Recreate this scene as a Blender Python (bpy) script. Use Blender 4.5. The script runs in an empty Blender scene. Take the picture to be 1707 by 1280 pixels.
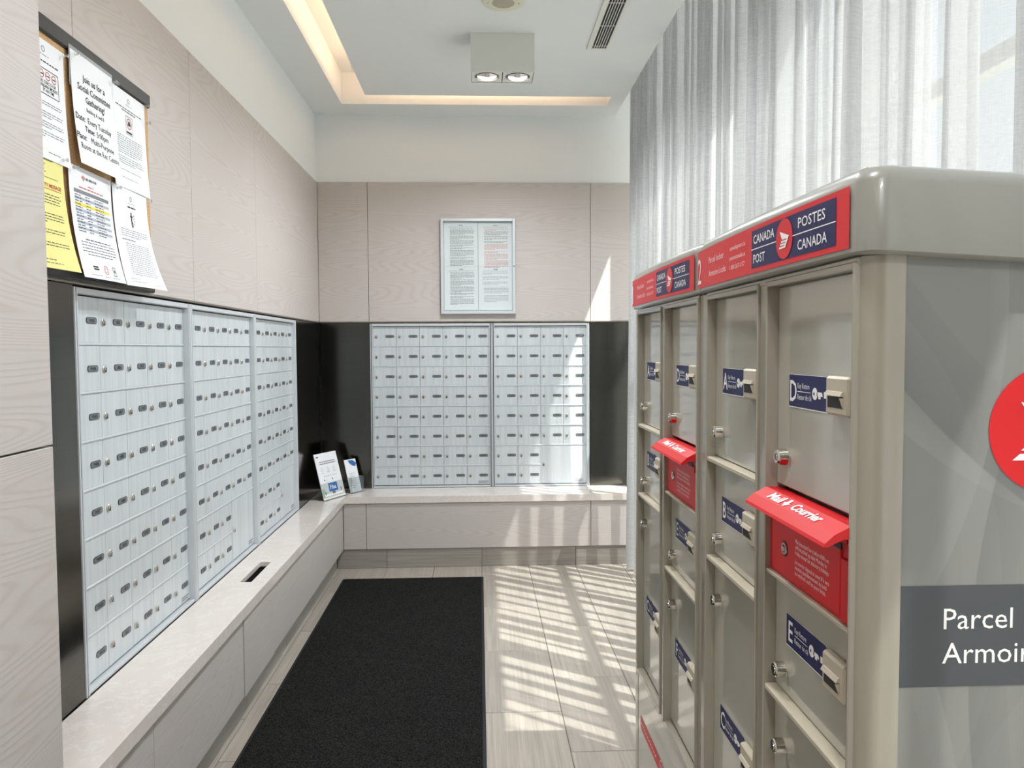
import bpy, math, random
from mathutils import Vector, Matrix

random.seed(7)
SC = bpy.context.scene
COL = SC.collection
R = math.radians

# ------------------------------------------------------------------ camera
F_PX, YAW, PITCH, ROLL, CAM_H = 1280.06, .0422, .0464, -.0055, 1.345


def cam_vec(u, w, v):
    c, s = math.cos(-ROLL), math.sin(-ROLL)
    u, v = u*c - v*s, u*s + v*c
    x, y, z = u, w, -v
    c, s = math.cos(PITCH), math.sin(PITCH)
    y, z = y*c + z*s, -y*s + z*c
    c, s = math.cos(YAW), math.sin(YAW)
    return Vector((x*c + y*s, -x*s + y*c, z))


right, fwd, up = cam_vec(1, 0, 0), cam_vec(0, 1, 0), cam_vec(0, 0, -1)
cd = bpy.data.cameras.new('camera')
cd.sensor_width = 36
cd.lens = 36*F_PX/1707
cd.clip_start = .02
cam = bpy.data.objects.new('camera', cd)
COL.objects.link(cam)
cam.matrix_world = Matrix(((right.x, up.x, -fwd.x, 0), (right.y, up.y, -fwd.y, 0),
                           (right.z, up.z, -fwd.z, CAM_H), (0, 0, 0, 1)))
SC.camera = cam
SC.cycles.max_bounces = 8
SC.cycles.diffuse_bounces = 4
SC.cycles.transparent_max_bounces = 8

# ------------------------------------------------------------------ light
SC.view_settings.view_transform = 'Standard'
SC.view_settings.look = 'None'
SC.view_settings.gamma = 1
SC.view_settings.use_curve_mapping = False
SC.view_settings.exposure = 0.25
SKY = 1.0
wd = bpy.data.worlds.new('sky')
SC.world = wd
wd.use_nodes = True
nt = wd.node_tree
nt.nodes.clear()
wo = nt.nodes.new('ShaderNodeOutputWorld')
bg = nt.nodes.new('ShaderNodeBackground')
tc = nt.nodes.new('ShaderNodeTexCoord')
sep = nt.nodes.new('ShaderNodeSeparateXYZ')
rp = nt.nodes.new('ShaderNodeValToRGB')
rp.color_ramp.elements[0].position = 0.0
rp.color_ramp.elements[0].color = (.93, .96, 1, 1)
rp.color_ramp.elements[1].position = .9
rp.color_ramp.elements[1].color = (.62, .78, 1, 1)
nt.links.new(tc.outputs['Generated'], sep.inputs[0])
nt.links.new(sep.outputs['Z'], rp.inputs[0])
nt.links.new(rp.outputs[0], bg.inputs['Color'])
bg.inputs['Strength'].default_value = SKY
nt.links.new(bg.outputs[0], wo.inputs[0])

sd = bpy.data.lights.new('sun', 'SUN')
sd.energy = 14.0
sd.angle = R(.55)
sd.color = (1, .97, .93)
sun = bpy.data.objects.new('sun', sd)
COL.objects.link(sun)
sun.rotation_euler = Vector((-1, .72, -2.55)).to_track_quat('-Z', 'Y').to_euler()
sun.location = (6, -2, 8)


# ------------------------------------------------------------------ materials
def s2l(c):
    return tuple((x/12.92 if x <= .04045 else ((x+.055)/1.055)**2.4) for x in (v/255 for v in c))


class NM:
    """small node-material helper"""
    def __init__(self, name):
        self.m = bpy.data.materials.new(name)
        self.m.use_nodes = True
        self.t = self.m.node_tree
        self.b = self.t.nodes['Principled BSDF']
        self.o = self.t.nodes['Material Output']

    def n(self, kind, **kw):
        nd = self.t.nodes.new(kind)
        for k, v in kw.items():
            setattr(nd, k, v)
        return nd

    def l(self, a, b):
        self.t.links.new(a, b)

    def val(self, sock, v):
        if hasattr(v, 'is_output') or isinstance(v, bpy.types.NodeSocket):
            self.l(v, sock)
        else:
            sock.default_value = v

    def math(self, op, a, b=0.0, c=0.0):
        nd = self.n('ShaderNodeMath', operation=op)
        self.val(nd.inputs[0], a)
        self.val(nd.inputs[1], b)
        if op in ('MULTIPLY_ADD',):
            self.val(nd.inputs[2], c)
        return nd.outputs[0]

    def mix(self, fac, a, b, blend='MIX'):
        nd = self.n('ShaderNodeMix', data_type='RGBA', blend_type=blend)
        self.val(nd.inputs[0], fac)
        self.val(nd.inputs[6], a)
        self.val(nd.inputs[7], b)
        return nd.outputs[2]

    def noise(self, vec, scale, detail=2, rough=.5):
        nd = self.n('ShaderNodeTexNoise')
        if vec is not None:
            self.l(vec, nd.inputs['Vector'])
        nd.inputs['Scale'].default_value = scale
        nd.inputs['Detail'].default_value = detail
        nd.inputs['Roughness'].default_value = rough
        return nd.outputs['Fac']

    def mapping(self, vec, scale=(1, 1, 1), loc=(0, 0, 0), rot=(0, 0, 0)):
        nd = self.n('ShaderNodeMapping')
        self.l(vec, nd.inputs['Vector'])
        nd.inputs['Scale'].default_value = scale
        nd.inputs['Location'].default_value = loc
        nd.inputs['Rotation'].default_value = rot
        return nd.outputs[0]

    def ramp(self, fac, stops):
        nd = self.n('ShaderNodeValToRGB')
        el = nd.color_ramp.elements
        while len(el) < len(stops):
            el.new(.5)
        for e, (p, c) in zip(el, stops):
            e.position = p
            e.color = (c, c, c, 1) if isinstance(c, (int, float)) else tuple(c)+(1,)
        self.l(fac, nd.inputs[0])
        return nd.outputs[0]

    def bump(self, h, strength=.1, dist=.01):
        nd = self.n('ShaderNodeBump')
        nd.inputs['Strength'].default_value = strength
        nd.inputs['Distance'].default_value = dist
        self.l(h, nd.inputs['Height'])
        self.l(nd.outputs[0], self.b.inputs['Normal'])

    def rnd(self):
        return self.n('ShaderNodeObjectInfo').outputs['Random']

    def obj(self):
        return self.n('ShaderNodeTexCoord').outputs['Object']


def plain(name, rgb, rough=.5, metal=0.0, coat=0.0, spec=.5):
    k = NM(name)
    k.b.inputs['Base Color'].default_value = s2l(rgb)+(1,)
    k.b.inputs['Roughness'].default_value = rough
    k.b.inputs['Metallic'].default_value = metal
    k.b.inputs['Coat Weight'].default_value = coat
    k.b.inputs['Coat Roughness'].default_value = .05
    k.b.inputs['Specular IOR Level'].default_value = spec
    return k.m


def speckled(name, rgb, amt=.06, scale=60, rough=.6, bump=.05, coat=0.0):
    k = NM(name)
    n = k.noise(k.obj(), scale, 3)
    a = s2l(rgb)
    lo = tuple(x*(1-amt) for x in a)+(1,)
    hi = tuple(min(1, x*(1+amt)) for x in a)+(1,)
    k.l(k.mix(n, lo, hi), k.b.inputs['Base Color'])
    k.b.inputs['Roughness'].default_value = rough
    k.b.inputs['Coat Weight'].default_value = coat
    k.bump(n, bump, .002)
    return k.m


def wood_mat():
    """pale oak veneer, grain running level along the wall, arched figure"""
    k = NM('pale_oak')
    x = k.n('ShaderNodeSeparateXYZ')
    k.l(k.obj(), x.inputs[0])
    u = k.math('ADD', x.outputs[0], x.outputs[1])
    u = k.math('ADD', u, k.math('MULTIPLY', k.rnd(), 9.0))
    cmb = k.n('ShaderNodeCombineXYZ')
    k.l(u, cmb.inputs[0])
    k.l(x.outputs[2], cmb.inputs[2])
    v = cmb.outputs[0]
    big = k.noise(k.mapping(v, (.22, 1, 3.0)), 1.7, 1.0, .35)
    wob = k.noise(k.mapping(v, (2.0, 1, 10)), 2.5, 2)
    ph = k.math('MULTIPLY_ADD', big, 400.0, k.math('MULTIPLY', wob, 3.0))
    ln = k.math('MULTIPLY_ADD', k.math('SINE', ph), .5, .5)
    ln = k.math('POWER', ln, 2.5)
    fib = k.noise(k.mapping(v, (5, 1, 260)), 2, 3, .6)
    blot = k.noise(k.mapping(v, (1.2, 1, 2.5)), 1.6, 2)
    base = k.mix(blot, s2l((198, 191, 188))+(1,), s2l((205, 200, 197))+(1,))
    c = k.mix(k.math('MULTIPLY', ln, .23), base, s2l((170, 157, 144))+(1,))
    c = k.mix(k.math('MULTIPLY', fib, .24), c, s2l((178, 166, 154))+(1,))
    k.l(c, k.b.inputs['Base Color'])
    k.b.inputs['Roughness'].default_value = .45
    k.b.inputs['Specular IOR Level'].default_value = .35
    k.bump(k.math('ADD', ln, fib), .12, .0012)
    return k.m


def tile_mat(name, c1, c2, cl, axis):
    """wood-look porcelain: fine streaks along one axis, tone differs tile by tile"""
    k = NM(name)
    x = k.obj()
    off = k.n('ShaderNodeVectorMath', operation='ADD')
    k.l(x, off.inputs[0])
    k.l(k.rnd(), off.inputs[1])
    sc = {'y': (70, 1.6, 10), 'x': (1.6, 10, 70)}[axis]
    st = k.noise(k.mapping(off.outputs[0], sc), 1.5, 4, .65)
    sc2 = {'y': (14, .8, 4), 'x': (.8, 4, 14)}[axis]
    st2 = k.noise(k.mapping(off.outputs[0], sc2), 1.2, 3)
    c = k.mix(k.rnd(), s2l(c1)+(1,), s2l(c2)+(1,))
    c = k.mix(k.ramp(st, [(.38, 0), (.68, .62)]), c, s2l(cl)+(1,))
    c = k.mix(k.ramp(st2, [(.35, 0), (.75, .4)]), c, s2l(cl)+(1,))
    k.l(c, k.b.inputs['Base Color'])
    k.b.inputs['Roughness'].default_value = .38
    k.bump(st, .08, .001)
    return k.m


def quartz_mat():
    k = NM('quartz')
    v = k.obj()
    n1 = k.noise(v, 3, 6, .6)
    vm = k.n('ShaderNodeVectorMath', operation='ADD')
    k.l(v, vm.inputs[0])
    k.l(n1, vm.inputs[1])
    n2 = k.noise(vm.outputs[0], 7, 4, .6)
    vein = k.ramp(k.math('ABSOLUTE', k.math('SUBTRACT', n2, .5)), [(0, .5), (.03, 0)])
    c = k.mix(n1, s2l((218, 208, 201))+(1,), s2l((234, 227, 221))+(1,))
    c = k.mix(vein, c, s2l((243, 239, 235))+(1,))
    k.l(c, k.b.inputs['Base Color'])
    k.b.inputs['Roughness'].default_value = .13
    return k.m


def steel_mat():
    k = NM('dark_brushed_steel')
    v = k.obj()
    st = k.noise(k.mapping(v, (2, 2, 220)), 2, 2)
    c = k.mix(st, s2l((78, 77, 73))+(1,), s2l((96, 95, 91))+(1,))
    k.l(c, k.b.inputs['Base Color'])
    k.b.inputs['Metallic'].default_value = 1
    k.b.inputs['Roughness'].default_value = .15
    k.bump(st, .04, .0006)
    return k.m


def silver_mat(name, rgb, rnd_amt=.10, streak=True):
    """anodised aluminium with soft upright streaks"""
    k = NM(name)
    v = k.obj()
    off = k.n('ShaderNodeVectorMath', operation='MULTIPLY_ADD')
    k.l(k.rnd(), off.inputs[0])
    off.inputs[1].default_value = (3, 7, .3)
    k.l(v, off.inputs[2])
    st = k.noise(k.mapping(off.outputs[0], (42, 3, .8)), 1.2, 3, .6)
    a = s2l(rgb)
    lo = tuple(x*.90 for x in a)+(1,)
    hi = tuple(min(1, x*1.06) for x in a)+(1,)
    c = k.mix(k.ramp(st, [(.3, 0), (.7, 1)]) if streak else .5, lo, hi)
    k.l(c, k.b.inputs['Base Color'])
    k.b.inputs['Metallic'].default_value = .2
    k.b.inputs['Roughness'].default_value = .34
    return k.m


def mat_black_carpet():
    k = NM('black_carpet')
    n = k.noise(k.obj(), 230, 2, .75)
    n2 = k.noise(k.obj(), 9, 3)
    c = k.mix(k.ramp(n, [(.4, 0), (.75, 1)]), (.0035, .0035, .0035, 1), (.060, .058, .056, 1))
    c = k.mix(k.math('MULTIPLY', n2, .35), c, (.004, .004, .004, 1))
    k.l(c, k.b.inputs['Base Color'])
    k.b.inputs['Roughness'].default_value = 1
    k.b.inputs['Specular IOR Level'].default_value = .05
    k.bump(n, .9, .004)
    return k.m


def cork_mat():
    k = NM('cork')
    n = k.noise(k.obj(), 260, 3, .7)
    c = k.mix(k.ramp(n, [(.35, 0), (.65, 1)]), s2l((176, 138, 94))+(1,), s2l((222, 184, 136))+(1,))
    k.l(c, k.b.inputs['Base Color'])
    k.b.inputs['Roughness'].default_value = .9
    return k.m


def sheer_mat():
    """white open-weave linen: some light passes straight through, the rest scatters"""
    k = NM('sheer_linen')
    k.t.nodes.remove(k.b)
    v = k.obj()
    w1 = k.noise(k.mapping(v, (30, 30, 420)), 1.0, 3, .7)
    w2 = k.noise(k.mapping(v, (300, 300, 6)), 1.0, 2, .6)
    w = k.math('ADD', k.math('MULTIPLY', w1, .6), k.math('MULTIPLY', w2, .4))
    t = k.ramp(w, [(.36, .20), (.64, .44)])
    df = k.n('ShaderNodeBsdfDiffuse')
    df.inputs[0].default_value = (.56, .565, .57, 1)
    tr = k.n('ShaderNodeBsdfTranslucent')
    tr.inputs[0].default_value = (.72, .73, .74, 1)
    m1 = k.n('ShaderNodeMixShader')
    m1.inputs[0].default_value = .40
    k.l(df.outputs[0], m1.inputs[1])
    k.l(tr.outputs[0], m1.inputs[2])
    tp = k.n('ShaderNodeBsdfTransparent')
    m2 = k.n('ShaderNodeMixShader')
    k.l(t, m2.inputs[0])
    k.l(m1.outputs[0], m2.inputs[1])
    k.l(tp.outputs[0], m2.inputs[2])
    k.l(m2.outputs[0], k.o.inputs[0])
    return k.m


def pane_mat(name, gloss=.06, tint=(.97, .99, .98), rough=.02):
    k = NM(name)
    k.t.nodes.remove(k.b)
    tp = k.n('ShaderNodeBsdfTransparent')
    tp.inputs[0].default_value = tint+(1,)
    gl = k.n('ShaderNodeBsdfGlossy')
    gl.inputs['Roughness'].default_value = rough
    mx = k.n('ShaderNodeMixShader')
    mx.inputs[0].default_value = gloss
    k.l(tp.outputs[0], mx.inputs[1])
    k.l(gl.outputs[0], mx.inputs[2])
    k.l(mx.outputs[0], k.o.inputs[0])
    return k.m


def emit_mat(name, rgb, strength):
    k = NM(name)
    k.b.inputs['Base Color'].default_value = (.8, .8, .8, 1)
    k.b.inputs['Emission Color'].default_value = tuple(rgb)+(1,)
    k.b.inputs['Emission Strength'].default_value = strength
    return k.m


def locker_mat(name, rgb, rough=.10):
    """glossy powder coat with orange peel"""
    k = NM(name)
    n = k.noise(k.obj(), 170, 2)
    k.b.inputs['Base Color'].default_value = s2l(rgb)+(1,)
    k.b.inputs['Roughness'].default_value = rough
    k.b.inputs['Coat Weight'].default_value = .6
    k.b.inputs['Coat Roughness'].default_value = .04
    k.bump(n, .035, .001)
    return k.m


def swoosh_mat():
    """flat printed film: overlapping pale ribbons on grey"""
    k = NM('printed_film')
    x = k.n('ShaderNodeSeparateXYZ')
    k.l(k.obj(), x.inputs[0])
    px, pz = x.outputs[0], x.outputs[2]
    col = s2l((128, 128, 125))+(1,)
    # ribbons: distance to circles (cx, cz, r, width, tone)
    for cx, cz, r, w, tone, amt in ((-.95, .62, 1.07, .035, (150, 150, 148), .42), (.42, 1.72, .62, .03, (143, 143, 141), .5),
                                    (.9, .35, .92, .07, (134, 134, 132), .55), (-.35, 1.05, .50, .05, (136, 136, 134), .5),
                                    (.75, 1.95, .98, .09, (100, 101, 100), .6), (-.7, .2, .87, .06, (138, 138, 136), .5),
                                    (1.1, .95, .99, .05, (100, 101, 100), .5), (-.6, 1.4, .75, .022, (145, 145, 143), .4),
                                    (.2, .2, .52, .06, (133, 133, 131), .4)):
        dx = k.math('SUBTRACT', px, cx)
        dz = k.math('SUBTRACT', pz, cz)
        d = k.math('SQRT', k.math('ADD', k.math('MULTIPLY', dx, dx), k.math('MULTIPLY', dz, dz)))
        e = k.math('DIVIDE', k.math('SUBTRACT', d, r-w), w)
        mask = k.ramp(e, [(0, 0), (.02, .25), (.97, 1), (1, 0)])
        col = k.mix(k.math('MULTIPLY', mask, amt), col, s2l(tone)+(1,))
    k.l(col, k.b.inputs['Base Color'])
    k.b.inputs['Roughness'].default_value = .32
    return k.m


M = {}
M['wood'] = wood_mat()
M['white_wall'] = speckled('white_wall_paint', (236, 239, 240), .02, 90, .7, .03)
M['ceiling'] = speckled('ceiling_paint', (230, 234, 234), .015, 90, .75, .03)
M['floor_tile'] = tile_mat('floor_tile', (190, 181, 170), (176, 168, 159), (140, 132, 122), 'y')
M['kick_tile'] = tile_mat('kick_tile', (168, 162, 154), (156, 150, 143), (122, 116, 109), 'x')
M['kick_tile_y'] = tile_mat('kick_tile_left', (176, 172, 166), (164, 160, 154), (134, 129, 123), 'y')
M['grout'] = speckled('grout', (128, 122, 114), .08, 120, .9)
M['quartz'] = quartz_mat()
M['steel'] = steel_mat()
M['trim'] = plain('nickel_trim', (150, 143, 134), .3, .9)
M['alu'] = silver_mat('aluminium_frame', (212, 217, 221), streak=False)
M['door'] = silver_mat('aluminium_door', (212, 219, 223))
M['plate'] = plain('number_plate', (122, 128, 130), .35, .3)
M['plate_edge'] = plain('number_plate_border', (70, 74, 76), .4, .2)
M['ink'] = plain('black_ink', (38, 38, 40), .7)
M['ink_grey'] = plain('grey_ink', (120, 122, 126), .7)
M['ink_red'] = plain('red_ink', (196, 60, 52), .7)
M['nickel'] = plain('nickel_lock', (196, 192, 184), .28, .45)
M['chrome'] = plain('chrome', (215, 212, 205), .14, 1)
M['keyhole'] = plain('keyhole', (25, 24, 23), .5)
M['mat'] = mat_black_carpet()
M['rubber'] = plain('black_rubber', (16, 16, 16), .7)
M['cork'] = cork_mat()
M['black_frame'] = plain('black_frame', (46, 45, 43), .45)
M['paper'] = speckled('white_paper', (240, 242, 246), .01, 40, .75, .02)
M['paper_yellow'] = speckled('yellow_paper', (236, 230, 150), .01, 40, .75, .02)
M['yellow_ink'] = plain('highlighter', (238, 220, 60), .7)
M['table_band'] = plain('table_band', (176, 184, 198), .7)
M['table_head'] = plain('table_head', (128, 130, 134), .7)
M['pin'] = pane_mat('clear_plastic', .35, (.85, .87, .88), .1)
M['acrylic'] = pane_mat('acrylic', .12, (.93, .95, .95), .03)
M['sleeve'] = plain('grey_sleeve', (140, 142, 144), .3)
M['glass'] = pane_mat('window_glass', .05)
M['case_glass'] = pane_mat('case_glass', .04, (.97, .985, .98), .04)
M['sheer'] = sheer_mat()
M['frame_white'] = plain('window_frame_paint', (196, 196, 192), .4)
M['locker'] = locker_mat('locker_powder_coat', (182, 179, 168))
M['locker_frame'] = locker_mat('locker_frame_coat', (154, 148, 134), .22)
M['canopy'] = locker_mat('canopy_coat', (140, 139, 131), .3)
M['beige'] = plain('beige_plastic', (186, 177, 158), .4)
M['dark'] = plain('dark_recess', (40, 39, 36), .6)
M['red'] = plain('red_enamel', (206, 30, 36), .42, 0, 0, .3)
M['red_sign'] = plain('red_film', (214, 40, 48), .4, 0, 0, .35)
M['red_text'] = plain('pale_red_lettering', (247, 226, 226), .5)
M['navy'] = plain('navy_film', (28, 29, 84), .4, 0, 0, .35)
M['white_ink'] = plain('white_film', (240, 240, 238), .5)
M['film'] = swoosh_mat()
M['band'] = plain('slate_film', (68, 71, 75), .35)
M['housing'] = plain('white_housing', (226, 227, 220), .5)
M['mirror'] = plain('lamp_reflector', (230, 228, 224), .06, 1)
M['ivory'] = plain('ivory_plastic', (222, 222, 200), .5)
M['grille'] = speckled('speaker_grille', (176, 170, 150), .25, 900, .6)
M['cove_led'] = emit_mat('warm_led', (1, .62, .38), 18)
M['rear'] = plain('dark_lobby_wall', (36, 34, 31), .5)
M['rear_wood'] = plain('lobby_wall', (196, 188, 178), .6)
M['paving'] = speckled('pale_paving', (190, 186, 176), .06, 8, .9)
M['blue'] = plain('blue_ink', (44, 104, 178), .5)
M['photo_grey'] = plain('print_grey', (196, 202, 202), .6)
M['photo_green'] = plain('print_green', (150, 178, 160), .6)


# ------------------------------------------------------------------ mesh helpers
_TEXT = {}


def text_geo(s, bold):
    key = (s, bold)
    if key in _TEXT:
        return _TEXT[key]
    cu = bpy.data.curves.new('lettering', 'FONT')
    cu.body = s
    cu.size = 1
    cu.resolution_u = 2
    cu.offset = bold
    ob = bpy.data.objects.new('lettering', cu)
    COL.objects.link(ob)
    dg = bpy.context.evaluated_depsgraph_get()
    dg.update()
    me = ob.evaluated_get(dg).to_mesh()
    vs = [(v.co.x, v.co.y) for v in me.vertices]
    fs = [tuple(p.vertices) for p in me.polygons]
    ob.evaluated_get(dg).to_mesh_clear()
    bpy.data.objects.remove(ob)
    bpy.data.curves.remove(cu)
    _TEXT[key] = (vs, fs)
    return vs, fs


class MB:
    def __init__(self):
        self.v, self.f, self.m = [], [], []

    def add(self, vs, fs, mat=0):
        o = len(self.v)
        self.v += [tuple(p) for p in vs]
        self.f += [tuple(i+o for i in q) for q in fs]
        self.m += [mat]*len(fs)
        return self

    def box(self, x0, x1, y0, y1, z0, z1, mat=0):
        vs = [(x, y, z) for z in (z0, z1) for y in (y0, y1) for x in (x0, x1)]
        return self.add(vs, [(0, 2, 3, 1), (4, 5, 7, 6), (0, 1, 5, 4), (2, 6, 7, 3), (0, 4, 6, 2), (1, 3, 7, 5)], mat)

    def cbox(self, x0, x1, y0, y1, z0, z1, b=.002, mat=0):
        """box with chamfered edges: 24 verts"""
        if b <= 0:
            return self.box(x0, x1, y0, y1, z0, z1, mat)
        vs, idx = [], {}
        X, Y, Z = (x0, x1), (y0, y1), (z0, z1)
        for i in (0, 1):
            for j in (0, 1):
                for k in (0, 1):
                    sx, sy, sz = (1-2*i)*b, (1-2*j)*b, (1-2*k)*b
                    for a, p in (('x', (X[i], Y[j]+sy, Z[k]+sz)), ('y', (X[i]+sx, Y[j], Z[k]+sz)), ('z', (X[i]+sx, Y[j]+sy, Z[k]))):
                        idx[(i, j, k, a)] = len(vs)
                        vs.append(p)
        g = lambda i, j, k, a: idx[(i, j, k, a)]
        fs = []
        for i in (0, 1):
            q = [g(i, 0, 0, 'x'), g(i, 1, 0, 'x'), g(i, 1, 1, 'x'), g(i, 0, 1, 'x')]
            fs.append(q if i else q[::-1])
            q = [g(0, i, 0, 'y'), g(1, i, 0, 'y'), g(1, i, 1, 'y'), g(0, i, 1, 'y')]
            fs.append(q[::-1] if i else q)
            q = [g(0, 0, i, 'z'), g(1, 0, i, 'z'), g(1, 1, i, 'z'), g(0, 1, i, 'z')]
            fs.append(q if i else q[::-1])
        for i in (0, 1):
            for j in (0, 1):
                q = [g(i, j, 0, 'x'), g(i, j, 0, 'y'), g(i, j, 1, 'y'), g(i, j, 1, 'x')]
                fs.append(q if (i+j) % 2 else q[::-1])
                q = [g(i, 0, j, 'x'), g(i, 0, j, 'z'), g(i, 1, j, 'z'), g(i, 1, j, 'x')]
                fs.append(q[::-1] if (i+j) % 2 else q)
                q = [g(0, i, j, 'y'), g(0, i, j, 'z'), g(1, i, j, 'z'), g(1, i, j, 'y')]
                fs.append(q if (i+j) % 2 else q[::-1])
        for i in (0, 1):
            for j in (0, 1):
                for k in (0, 1):
                    q = [g(i, j, k, 'x'), g(i, j, k, 'y'), g(i, j, k, 'z')]
                    fs.append(q if (i+j+k) % 2 else q[::-1])
        return self.add(vs, fs, mat)

    def lathe(self, c, axis, prof, n=20, mat=0, cap0=True, cap1=True):
        """prof: (distance along axis, radius)"""
        ax = {'x': ((1, 0, 0), (0, 1, 0), (0, 0, 1)), 'y': ((0, 1, 0), (0, 0, 1), (1, 0, 0)), 'z': ((0, 0, 1), (1, 0, 0), (0, 1, 0))}[axis]
        a, e1, e2 = map(Vector, ax)
        c = Vector(c)
        vs, fs = [], []
        for d, r in prof:
            for i in range(n):
                t = 2*math.pi*i/n
                vs.append(c + a*d + e1*(r*math.cos(t)) + e2*(r*math.sin(t)))
        for k in range(len(prof)-1):
            for i in range(n):
                j = (i+1) % n
                fs.append((k*n+i, k*n+j, (k+1)*n+j, (k+1)*n+i))
        if cap0:
            fs.append(tuple(range(n))[::-1])
        if cap1:
            o = (len(prof)-1)*n
            fs.append(tuple(range(o, o+n)))
        return self.add(vs, fs, mat)

    def prism(self, poly, y0, y1, mat=0):
        """poly in (x, z), counter-clockwise seen from -y; extruded y0..y1"""
        n = len(poly)
        vs = [(x, y0, z) for x, z in poly]+[(x, y1, z) for x, z in poly]
        fs = [tuple(range(n)), tuple(range(2*n-1, n-1, -1))]
        for i in range(n):
            j = (i+1) % n
            fs.append((j, i, n+i, n+j))
        return self.add(vs, fs, mat)

    def prism_x(self, poly, x0, x1, mat=0):
        """poly in (y, z) extruded along x"""
        n = len(poly)
        vs = [(x0, y, z) for y, z in poly]+[(x1, y, z) for y, z in poly]
        fs = [tuple(range(n))[::-1], tuple(range(n, 2*n))]
        for i in range(n):
            j = (i+1) % n
            fs.append((i, j, n+j, n+i))
        return self.add(vs, fs, mat)

    # flat print in the x-z plane facing -y ------------------------------
    def rect(self, x0, x1, z0, z1, y, mat=0, warp=None, n=1):
        vs, fs = [], []
        for i in range(n+1):
            x = x0+(x1-x0)*i/n
            for z in (z0, z1):
                vs.append((x, y+(warp(x, z) if warp else 0), z))
        for i in range(n):
            fs.append((2*i, 2*i+2, 2*i+3, 2*i+1))
        return self.add(vs, fs, mat)

    def poly(self, pts, y, mat=0, warp=None):
        vs = [(x, y+(warp(x, z) if warp else 0), z) for x, z in pts]
        return self.add(vs, [tuple(range(len(pts)))], mat)

    def disc(self, cx, cz, r, y, mat=0, warp=None, n=32, r2=0):
        if r2:
            vs = [(cx+q*math.cos(2*math.pi*i/n), 0, cz+q*math.sin(2*math.pi*i/n)) for q in (r2, r) for i in range(n)]
            fs = [(i, (i+1) % n, n+(i+1) % n, n+i)[::-1] for i in range(n)]
        else:
            vs = [(cx+r*math.cos(2*math.pi*i/n), 0, cz+r*math.sin(2*math.pi*i/n)) for i in range(n)]
            fs = [tuple(range(n))]
        vs = [(a, y+(warp(a, c) if warp else 0), c) for a, b, c in vs]
        return self.add(vs, fs, mat)

    def text(self, s, size, x, z, y, mat=0, align='L', sx=1.0, bold=0.0, warp=None, width=None):
        vs, fs = text_geo(s, bold)
        if not vs:
            return self
        x0, x1 = min(p[0] for p in vs), max(p[0] for p in vs)
        if width:
            sx = width/((x1-x0)*size)
        k = size*sx
        ox = {'L': -x0, 'C': -(x0+x1)/2, 'R': -x1}[align]*k
        out = []
        for a, b in vs:
            px, pz = x+ox+a*k, z+b*size
            out.append((px, y+(warp(px, pz) if warp else 0), pz))
        return self.add(out, fs, mat)

    def build(self, name, mats, parent=None, smooth=None, loc=None, rotz=0):
        me = bpy.data.meshes.new(name)
        me.from_pydata(self.v, [], self.f)
        mats = mats if isinstance(mats, (list, tuple)) else [mats]
        for q in mats:
            me.materials.append(M[q])
        me.polygons.foreach_set('material_index', self.m)
        if smooth:
            me.polygons.foreach_set('use_smooth', [True]*len(self.f))
            me.set_sharp_from_angle(angle=R(smooth))
        me.update()
        return link(name, me, parent, loc, rotz)


def link(name, me, parent=None, loc=None, rotz=0):
    o = bpy.data.objects.new(name, me)
    COL.objects.link(o)
    if parent is not None:
        o.parent = parent
    if loc is not None:
        o.location = loc
    o.rotation_euler.z = rotz
    return o


def tag(o, label, cat, group=None):
    o['label'] = label
    o['category'] = cat
    if group:
        o['group'] = group
    return o


def thing(name, label, cat, loc=(0, 0, 0), rotz=0, group=None):
    o = link(name, None, None, loc, rotz)
    o.empty_display_size = .05
    return tag(o, label, cat, group)


def struct(o, label=None):
    o['kind'] = 'structure'
    if label:
        o['label'] = label
    return o


# key planes (metres; camera stands at the origin)
XL, YB = -1.02, 4.96           # left wall wood face, back wall wood face
ZC = 2.825                     # ceiling
ZWT, ZWB = 2.404, 1.520        # wood panel band
ZCT, ZCB = .4457, .405         # bench top, underside
XP, YP = -.84, 1.542           # projecting pier on the left
YNEAR = -3.0
XWIN = 1.30

# ------------------------------------------------------------------ structure
# floor with wood-look tiles
fb = MB().box(-1.3, XWIN+.06, YNEAR, 5.1, -.06, -.0035).build('floor', 'grout')
struct(fb, 'floor of grey-beige wood-look tiles in running bond')
xs = [.005+.29*k for k in range(-4, 6)]
g = .0016
for ci in range(len(xs)-1):
    xa, xb = xs[ci], xs[ci+1]
    k = ci-4
    ph = 3.361 if k % 2 == 0 else 3.070
    y = ph-.58*12
    while y < 5.05:
        ya, yb = max(y, YNEAR), min(y+.58, 5.05)
        if yb-ya > .02 and yb > .9:
            hz = random.uniform(-.0004, .0004)
            me = MB().cbox(-(xb-xa)/2+g, (xb-xa)/2-g, -(yb-ya)/2+g, (yb-ya)/2-g, -.012, 0, .0012).build('tile', 'floor_tile', fb, loc=((xa+xb)/2, (ya+yb)/2, hz))
        y += .58
for yy in range(6):   # large slabs behind the camera
    MB().cbox(-1.15, 1.3, -3.0+.65*yy+g, -2.35+.65*yy-g, -.012, 0, .0012).build('tile', 'floor_tile', fb)

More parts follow.
